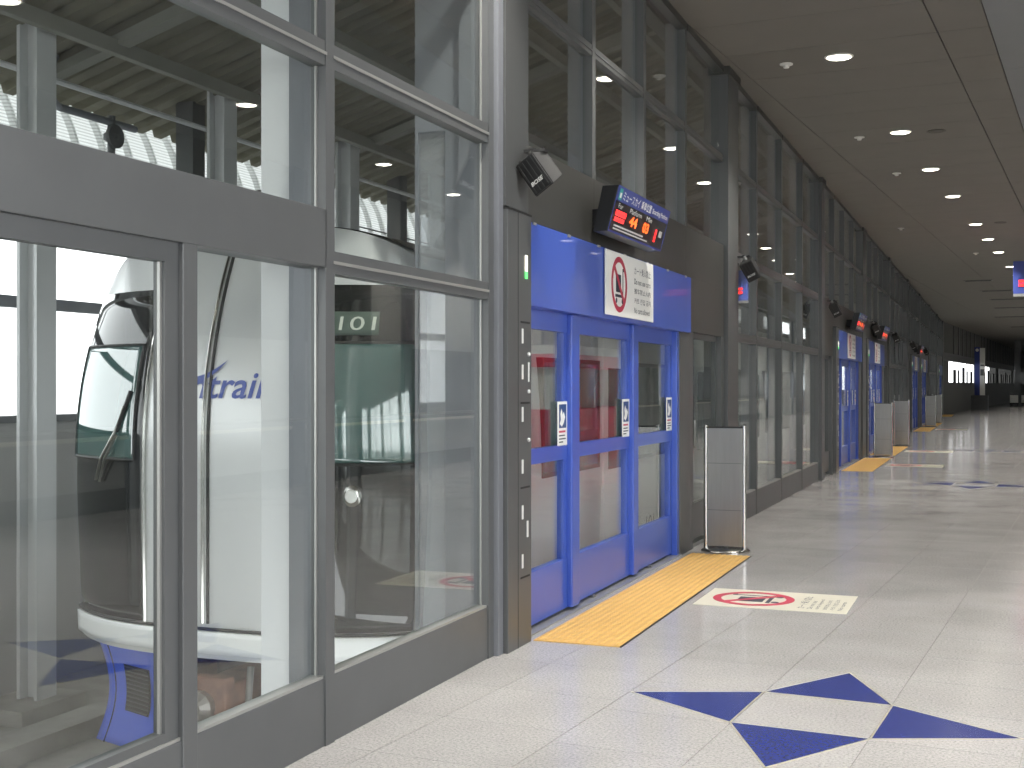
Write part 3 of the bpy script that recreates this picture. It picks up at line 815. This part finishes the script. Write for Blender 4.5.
MB().box(XR, XR+.2, WY, 20, 2.3, CZ).build('upper_wall', M_DARKW, wr)
MB().box(XR, XR+.2, 20, Y1, 2.3, CZ).build('upper_wall', M_WALL, wr)
yy = WY
while yy < Y1:
    g = .45 if yy > 20 else 0.0
    MB().box(XR, XR+.2, yy, min(yy+4.0-g, Y1), .9, 2.3).build('wall_bay', M_WALL if int(yy) % 3 else M_FRAME, wr)
    MB().box(XR-.08, XR, yy, yy+.35, 0, CZ).build('pilaster', M_FRAMEL, wr)
    yy += 4.0
MB().tube([(XR-.2, WY, 1.05), (XR-.2, 60, 1.05)], .025).build('handrail', M_STEEL, wr)
wk = empty('wall_rear'); wk['kind'] = 'structure'
MB().box(-.1, XR+.2, Y0-.2, Y0, 0, .45).build('rear_sill', M_WALL, wk)
MB().box(-.1, XR+.2, Y0-.2, Y0, 4.85, CZ).build('rear_head', M_WALL, wk)
for x in (0, 2.5, 5.0, 7.5): MB().box(x-.1, x+.1, Y0-.2, Y0, .45, 4.85).build('rear_post', M_FRAME, wk)

# red kiosk across the hall (mirrored in the door glass)
kk = empty('red_kiosk', (6.6, 29.0, 0))
MB().box(-.5, .6, -2.6, 2.6, 0, 1.05).build('counter', M_KRED, kk, bevel=.02)
MB().box(-.6, .7, -2.7, 2.7, 2.0, 2.3).build('fascia', M_KRED, kk, bevel=.02)
MB().box(-.6, .7, -2.7, 2.7, 2.3, 2.5).build('top_fascia', M_WHITE, kk)
for y in (-2.5, 0, 2.5): MB().box(-.45, .5, y-.06, y+.06, 1.05, 2.0).build('kiosk_post', M_WHITE, kk)
tag(kk, 'red and white kiosk counter standing against the window side of the hall', 'kiosk')

# ------------------------------------------------------------------ track side
tb = box('track_bed', -5.2, -.10, -10, 130, -1.25, -1.0, M_CONC); tb['kind'] = 'structure'
pe2 = box('platform_edge', -.32, -.10, 7.1, 130, -1.0, -.01, M_CONC); pe2['kind'] = 'structure'
box('track_kerb', -3.75, -3.45, -10, 130, -1.0, -.86, M_CONC)['kind'] = 'structure'
box('track_kerb', -.62, -.40, -10, 6.8, -1.0, -.80, M_CONC)['kind'] = 'structure'
for x in (-2.35, -1.28):
    o = MB().box(x-.06, x+.06, -10, 60, -1.0, -.98).box(x-.015, x+.015, -10, 60, -.98, -.89).box(x-.035, x+.035, -10, 60, -.89, -.86).build('rail', M_RAIL)
    tag(o, 'steel running rail on the track bed, on the ' + ('outer window side' if x < -2 else 'platform side') + ' under the train', 'rail', 'running rails')
wt = empty('wall_track'); wt['kind'] = 'structure'; wt['label'] = 'outer track-side wall with windows beyond the train'
MB().box(-5.2, -5.0, -10, 130, -1.0, 1.28).build('parapet', M_WALL, wt)
MB().box(-5.25, -4.95, -10, 130, 1.28, 1.34).build('parapet_cap', M_FRAME, wt)
MB().box(-5.1, -5.0, -10, 60, 2.26, 2.36).build('window_bar', M_FRAMEL, wt)
MB().box(-5.2, -4.98, -10, 130, 3.22, 3.52).build('eaves_beam', M_PILLAR, wt)
for k in range(-4, 18):
    y = 7.9+2.55*k
    if k % 2 == 0: MB().box(-5.08, -5.02, y-.03, y+.03, 1.34, 3.22).build('window_mullion', M_FRAMEL, wt)
rf = empty('roof_track'); rf['kind'] = 'structure'; rf['label'] = 'dark ribbed roof over the track'
prof = []
n = 0; x = -5.3
d = MB()
pts = []
# corrugated deck sloping up from the eaves to the hall wall, ribs running along the slope
y = -10.0
while y < 70:
    for (dy, dz) in ((0, 0), (.12, 0), (.15, .07), (.27, .07), (.30, 0)):
        pts.append((y+dy, dz))
    y += .30
b0 = len(d.v)
for (yy, dz) in pts: d.v += [(-5.35, yy, 4.16+dz), (-.25, yy, 5.75+dz)]
for k in range(len(pts)-1): d.f.append((b0+2*k, b0+2*k+2, b0+2*k+3, b0+2*k+1))
d.build('roof_deck', M_ROOF, rf, fix=False)
MB().box(-5.6, -.2, -10, 130, 5.95, 6.05).build('roof_cover', M_ROOF, rf)
MB().box(-5.4, -.2, 70, 130, 4.9, 5.0).build('far_roof_deck', M_ROOF, rf)
for k in range(-4, 16):
    y = -.6 + 4.6*k
    MB().poly([(-4.9, y-.07, 4.20), (-.25, y-.07, 5.55), (-.25, y-.07, 5.7), (-4.9, y-.07, 4.28)], (0, .14, 0)).build('rafter', M_ROOFB, rf)
for k, (x, z) in enumerate(((-4.1, 4.42), (-2.9, 4.8), (-1.7, 5.17), (-.8, 5.45))):
    MB().box(x-.04, x+.04, -10, 70, z-.06, z+.06).build('purlin', M_ROOFB, rf)
MB().tube([(-4.5, -10, 4.12), (-4.5, 60, 4.12)], .025, 6).build('conduit', M_COLM, rf)
MB().box(-.35, -.2, Y0, 130, 5.05, 6.0).build('hall_upstand', M_DARKW, rf)

colm = MB().box(-.09, .09, -.02, .02, .12, 5.5).box(-.10, -.07, -.11, .11, .12, 5.5).box(.07, .10, -.11, .11, .12, 5.5).mesh('steel_shaft'); colm.materials.append(M_COLM)
colb = MB().box(-.24, .24, -.42, .30, 0, .12).mesh('base_block'); colb.materials.append(M_CONC)
for k in range(-3, 12):
    r = empty('track_column', (-4.35, 7.9+2.55*k, -1.0))
    link('steel_shaft', colm, r); link('base_block', colb, r)
    tag(r, 'pale grey steel column on a concrete block beyond the track', 'column', 'steel columns beyond the track')
for k in range(0, 8):
    o = box('roof_post', -.1, .1, -.1, .1, 0, 5.4, M_PILLAR); o.location = (-4.72, 10.45+4.6*k, -1.0)
    tag(o, 'dark square roof post beyond the train against the outer windows', 'post', 'dark roof posts')

# ribbed white barrel canopy outside the track-side windows
cn = empty('ribbed_canopy', (-5.45, 0, 3.45)); tag(cn, 'white ribbed barrel canopy outside above the outer track wall', 'canopy')
def barrel(r0):
    return lambda u, v: (-.95*(1-math.cos(v*PI/2)) + r0*math.cos(v*PI/2), -8+u*60, 1.25*math.sin(v*PI/2) + r0*math.sin(v*PI/2))
MB().grid(barrel(0), 60, 16).build('barrel_skin', M_CSKIN, cn, smooth=True, fix=False)
rb = MB()
for i in range(13):
    a = i/12*PI/2
    for (yo, ro) in ((-.035, 0), (-.02, .05), (.02, .05), (.035, 0)):
        rb.v.append((-.95*(1-math.cos(a)) + ro*math.cos(a), yo, 1.25*math.sin(a)+ro*math.sin(a)))
for i in range(12):
    for j in range(3): rb.f.append((i*4+j, i*4+j+1, i*4+j+5, i*4+j+4))
rbm = rb.mesh('canopy_rib'); rbm.materials.append(MATS['translucent_rib'] if 'translucent_rib' in MATS else M_CSKIN)
for k in range(140):
    o = link('canopy_rib', rbm, cn); o.location = (0, -7.9+.40*k, 0)
MB().tube([(.07, -8, .32), (.07, 52, .32)], .012, 6).build('tie_rod', M_FRAME, cn)

# pipe with valve and drain bracket in front of the upper window
pv = empty('bracket_pipe', (-4.75, 8.55, 3.93)); pv.scale = (1.2, 1.2, 1.2)
MB().tube([(0,-.05,.32),(0,-.02,.12),(0,.05,.05),(0,.9,.05)], .028, 10).build('bent_pipe', M_FRAMEL, pv, smooth=True)
MB().lathe((0,-.05,.32), [(.03,0),(.07,.06),(.07,.08)], 12).build('funnel', M_FRAMEL, pv)
v_ = MB().lathe((0,.62,-.30), [(.09,0),(.06,.05),(.03,.1),(.03,.2),(.06,.22),(.06,.26),(.03,.28),(.03,.40)], 12).build('valve_body', M_FRAME, pv)
MB().lathe((.02,.62,-.06), [(.09,0),(.09,.03)], 16, 'X').build('hand_wheel', M_FRAME, v_)
tag(pv, 'bent grey pipe with a hand-wheel valve in front of the white ribbed canopy', 'pipe')

# ------------------------------------------------------------------ the train
TR = empty('shuttle_train', (-1.80, 6.55, -1.0))
tag(TR, 'silver-white train with a black glazed cab front standing behind the glass', 'train')
ZB = 1.0                                  # train-local z of platform level
def hw(z):
    if z < .9: return 1.30 + .05*max(0, min(1, (z+.1)/1.0))
    return 1.35 - .055*(z-.9)**2
def ztop(s): return 2.62 - .28*abs(s)**4
def ny(s, z): return .40*abs(s)**3.0 + (.19*(z-1.2)**2 if z > 1.2 else 0) + (.06*(.2-z)**2 if z < .2 else 0)
def nose(s, z, off=0.0):
    h = hw(min(z, 2.34)); ds = 1.2*abs(s)**2.0*(1 if s > 0 else -1)/1.35
    nx = ds; L = math.hypot(nx, 1)
    return (s*h + off*nx/L, ny(s, z) - off/L, z+ZB)
def patch(name, s0, s1, z0, z1, m, off, par=TR, ns=16, nz=18, thick=.008, fn=None):
    b = MB()
    f0 = fn or (lambda u, v: (s0+(s1-s0)*u, z0+(z1-z0)*v))
    b.grid(lambda u, v: nose(*f0(u, v), off), ns, nz)
    o = b.build(name, m, par, smooth=True, fix=True)
    md = o.modifiers.new('thickness', 'SOLIDIFY'); md.thickness = thick; md.offset = 0
    return o
fb = MB().grid(lambda u, v: nose(-1+2*u, -.1+(ztop(-1+2*u)+.1)*v), 48, 40).build('cab_front', M_SILVER, TR, smooth=True)
# body: sides and roof
prof = [(1.0, -.1+k*.1) for k in range(26)] + [(1-k/20*2, None) for k in range(21)] + [(-1.0, 2.4-k*.1) for k in range(26)]
bd = MB(); LEN = 19.0
for (s, z) in prof:
    zz = ztop(s) if z is None else min(z, 2.34)
    x_ = s*hw(min(zz, 2.34)); bd.v.append((x_, ny(s, zz), zz+ZB)); bd.v.append((x_, LEN, zz+ZB))
for k in range(len(prof)-1): bd.f.append((2*k, 2*k+2, 2*k+3, 2*k+1))
bd.f.append(tuple(2*k+1 for k in range(len(prof))))
body = bd.build('car_body', M_SILVER, TR, smooth=True)
rs = MB()
for k in range(25):
    q = -.93+1.86*k/24; zz = ztop(q); x_ = q*hw(min(zz, 2.34))
    rs.v += [(x_, ny(q, zz)+.10, zz+ZB+.012), (x_, LEN-.1, zz+ZB+.012)]
for k in range(24): rs.f.append((2*k, 2*k+2, 2*k+3, 2*k+1))
rs.build('roof_skin', M_UNDER, TR, smooth=True)
# black glazed masks either side of the white centre panel
for (a, b, nm) in ((-.985, -.36, 'l'), (.47, .985, 'r')):
    mk = patch('black_mask', a, b, .10, 2.22, M_MASK, .006)
    wa, wb2 = (a+.035, b-.06) if nm == 'l' else (a+.06, b-.035)
    wn = patch('cab_window', wa, wb2, 1.12, 1.86, M_TGLASS, .014, mk)
    fr = MB()
    c = [(wa, 1.12), (wb2, 1.12), (wb2, 1.86), (wa, 1.86)]
    for i in range(4):
        p, q = c[i], c[(i+1)%4]
        fr.tube([nose(p[0]+(q[0]-p[0])*t/8, p[1]+(q[1]-p[1])*t/8, .016) for t in range(9)], .010, 6)
    fr.build('window_frame', M_BLACK, mk)
    # wiper
    s0 = a+.30 if nm == 'l' else a+.12
    if nm == 'l':
        w1 = [nose(s0, .98, .03), nose(s0+.06, 1.12, .05), nose(s0+.15, 1.28, .045), nose(s0+.20, 1.46, .035)]
        w2 = [nose(s0+.03, .97, .03), nose(s0+.09, 1.12, .05), nose(s0+.17, 1.28, .045)]
    else:
        w1 = [nose(.625, .95, .03), nose(.60, 1.02, .05), nose(.55, 1.18, .045), nose(.52, 1.32, .035)]
        w2 = [nose(.60, .94, .03), nose(.58, 1.02, .05), nose(.535, 1.18, .045)]
    wp = MB().tube(w1, .010, 6).tube(w2, .008, 6).build('wiper', M_STEEL, TR)
    MB().tube([nose(s0+.155 if nm == 'l' else .535, 1.30, .03), nose(s0+.235 if nm == 'l' else .50, 1.56, .03)], .014, 6).build('wiper_blade', M_BLACK, wp)
    if nm == 'r':
        hx = .70 if nm == 'r' else -.70
        hp = nose(hx, .93, .012)
        hl = MB().lathe(hp, [(.065, .02), (.065, -.012), (.05, -.02)], 20, 'Y').build('headlight', M_CHROME, TR, smooth=True)
        MB().lathe((hp[0], hp[1]-.02, hp[2]), [(.045, .005), (.035, -.012), (.012, -.018)], 16, 'Y').build('lens', M_WHITE, hl, smooth=True)
    for e in ((b,) if nm == 'l' else (a, b-.03)):
        MB().tube([nose(e, .10+t*.106, .012) for t in range(21)], .014, 6).build('chrome_strip', M_CHROME, TR, smooth=True)
# centre door seams
for e in (.005,):
    MB().tube([nose(e, .12+t*.09, .006) for t in range(31)], .010, 6).build('door_seam', M_BLACK, TR, smooth=True)
    MB().tube([nose(e-.028, .12+t*.09, .006) for t in range(31)], .012, 6).build('door_seam_bead', M_CHROME, TR, smooth=True)
# bumper beam
patch('bumper_beam', -.955, 1.0, -.06, .075, M_TWHITE, .022, ns=40, nz=4, thick=.03)
MB().tube([nose(-1+2*t/30, .088, .01) for t in range(31)], .010, 6).build('bumper_joint', M_BLACK, TR)
# number plate on the right mask, lettering on nose
pl = patch('number_plate', .51, .80, 1.905, 2.05, mat('plate_green_grey', (.085, .12, .10), .4), .016, ns=8, nz=4)
def nose_text(name, body_, x0, z0, w, h, off, m, par, shear=0.0, bold=0.0):
    me = text_fit(body_, w, h, shear=shear, bold=bold)
    bm = bmesh.new(); bm.from_mesh(me); bmesh.ops.triangulate(bm, faces=bm.faces)
    bmesh.ops.subdivide_edges(bm, edges=[e for e in bm.edges if e.calc_length() > .04], cuts=2, use_grid_fill=True); bm.to_mesh(me); bm.free()
    for v in me.vertices:
        z = z0+v.co.y; s = (x0+v.co.x)/hw(z); v.co = nose(s, z, off)
    me.materials.append(m); me.name = name; return link(name, me, par, True)
nose_text('lettering', '101', .815, 1.935, .195, .085, .026, mat('pale_lettering', (.62, .66, .58), .5), pl)
lg = nose_text('logo_lettering', 'Centrair', -.43, 1.515, .88, .17, .007, M_LOGO, TR, shear=.22, bold=.012)
# swoosh over the logo
sw = MB(); n = 18
for i in range(n+1):
    t = i/n; x_ = -.36 + .48*t; zc = 1.70 - .10*math.sin(PI*t*.62+.35)*(1 if True else 0) + .13*t**2.4
    th_ = .022*math.sin(PI*min(1, t*.93+.07))**.7
    sw.v += [nose(x_/hw(zc), zc-th_, .012), nose(x_/hw(zc), zc+th_, .012)]
for i in range(n): sw.f.append((2*i, 2*i+2, 2*i+3, 2*i+1))
sw.build('logo_swoosh', M_LOGO, TR, fix=False)
# roof dome light
MB().lathe((-.30, 1.1, 2.52+ZB), [(.2,0),(.2,.34),(.16,.42),(.05,.46)], 20).build('roof_dome', M_UNDER, TR, smooth=True)
MB().lathe((.75, 2.2, 2.45+ZB), [(.2,0),(.2,.22),(.14,.32),(.03,.35)], 20).build('roof_dome', M_UNDER, TR, smooth=True)
# side: doors, windows, number
XS = 1.352
for (a, b) in ((2.4, 3.8), (4.9, 7.4), (8.6, 10.6), (12.2, 14.6), (15.6, 17.6)):
    w_ = MB().box(XS-.07, XS+.005, a, b, .92+ZB, 1.78+ZB).build('side_window', M_TGLASS, TR, bevel=.004)
    MB().frame(XS-.06, XS+.010, a-.03, b+.03, .89+ZB, 1.81+ZB, .035).build('window_frame', M_BLACK, w_)
for a in (3.95, 7.5, 11.0, 14.7):
    dd = MB().box(XS-.05, XS+.004, a, a+.78, .06+ZB, 2.02+ZB).build('side_door', M_TWHITE, TR, bevel=.01)
    MB().box(XS+.002, XS+.009, a+.14, a+.64, .85+ZB, 1.75+ZB).build('door_window', M_TGLASS, dd, bevel=.003)
put_text('lettering', '101', .34, .14, onwall(5.35, .17+ZB, XS+.004), M_INK, TR, shear=.25)
# underframe, coupler and blue skirts
MB().box(-1.15, 1.15, .95, LEN-.5, .28, .88).build('underframe', M_UNDER, TR)
for y in (2.2, 15.0):
    bg_ = MB().box(-1.0, 1.0, y-.9, y+.9, .30, .55).build('bogie_frame', M_RUST, TR, bevel=.03)
    for sx in (-.55, .52):
        for sy in (-.65, .65): MB().lathe((sx-.05, y+sy, .46), [(.32, 0), (.32, .04), (.28, .1)], 20, 'X').build('wheel', M_RAIL, bg_)
cp = MB().box(-.13, .13, .0, .9, .52, .74).box(-.17, .17, -.06, .05, .46, .80).build('coupler', M_RUST, TR, bevel=.02)
MB().lathe((0, -.06, .62), [(.10, 0), (.10, -.05), (.05, -.09)], 14, 'Y').build('coupler_face', M_RAIL, cp)
MB().box(-.42, -.30, .25, .55, .18, .75).box(.26, .40, .25, .5, .22, .7).box(-.5, .5, .45, .55, .2, .28).build('coupler_bracket', M_RUST, TR, bevel=.01)
MB().tube([(-.25,.1,.85),(-.28,.02,.65),(-.15,.0,.45),(-.02,.05,.5)], .022, 8).build('air_hose', M_BLACK, cp)
MB().tube([(.25,.1,.85),(.28,.02,.6),(.15,.0,.42),(.02,.05,.5)], .022, 8).build('air_hose', M_STEEL, cp)
for sgn in (-1, 1):
    def sk(u, v):
        z = .85 - v*.68
        x_ = sgn*(1.19 - .66*u) - sgn*.06*math.sin(PI*v)*(1-u)
        if u > .5: x_ += sgn*.10*max(0, v-.6)/.4*(u-.5)*2
        return (x_, .46 - .22*u + .05*math.sin(PI*v) - .03*v, z)
    s_ = MB().grid(sk, 14, 14).build('blue_skirt', M_SKIRT, TR, smooth=True)
    md = s_.modifiers.new('thickness', 'SOLIDIFY'); md.thickness = .03; md.offset = 0
    gl = MB(); nn = 10
    gf = MB().grid(lambda u, v: tuple(Vector(sk(.34+.46*u, .2+.46*v)) + Vector((0,-.022,0))), 6, 6).build('grille', M_BLACK, s_, smooth=True)
    sl = MB()
    for k in range(11):
        v = .22+.42*k/10
        sl.tube([Vector(sk(.36+.42*t/6, v)) + Vector((0,-.028,0)) for t in range(7)], .005, 5)
    sl.build('grille_slats', M_PILLAR, gf, stuff=True)
    MB().tube([Vector(sk(.13, t/12)) + Vector((0,-.018,0)) for t in range(13)], .005, 5).build('skirt_seam', M_BLACK, s_)

# ground outside both long sides
g1 = box('ground_outside', -80, -5.25, -60, 160, -3.2, -3.0, mat('asphalt_apron', (.30,.30,.29), .9, var=.1, scale=.5)); g1['kind'] = 'structure'
g2 = box('ground_beyond', XR+.25, 90, -60, 160, -.4, -.2, MATS['asphalt_apron']); g2['kind'] = 'structure'
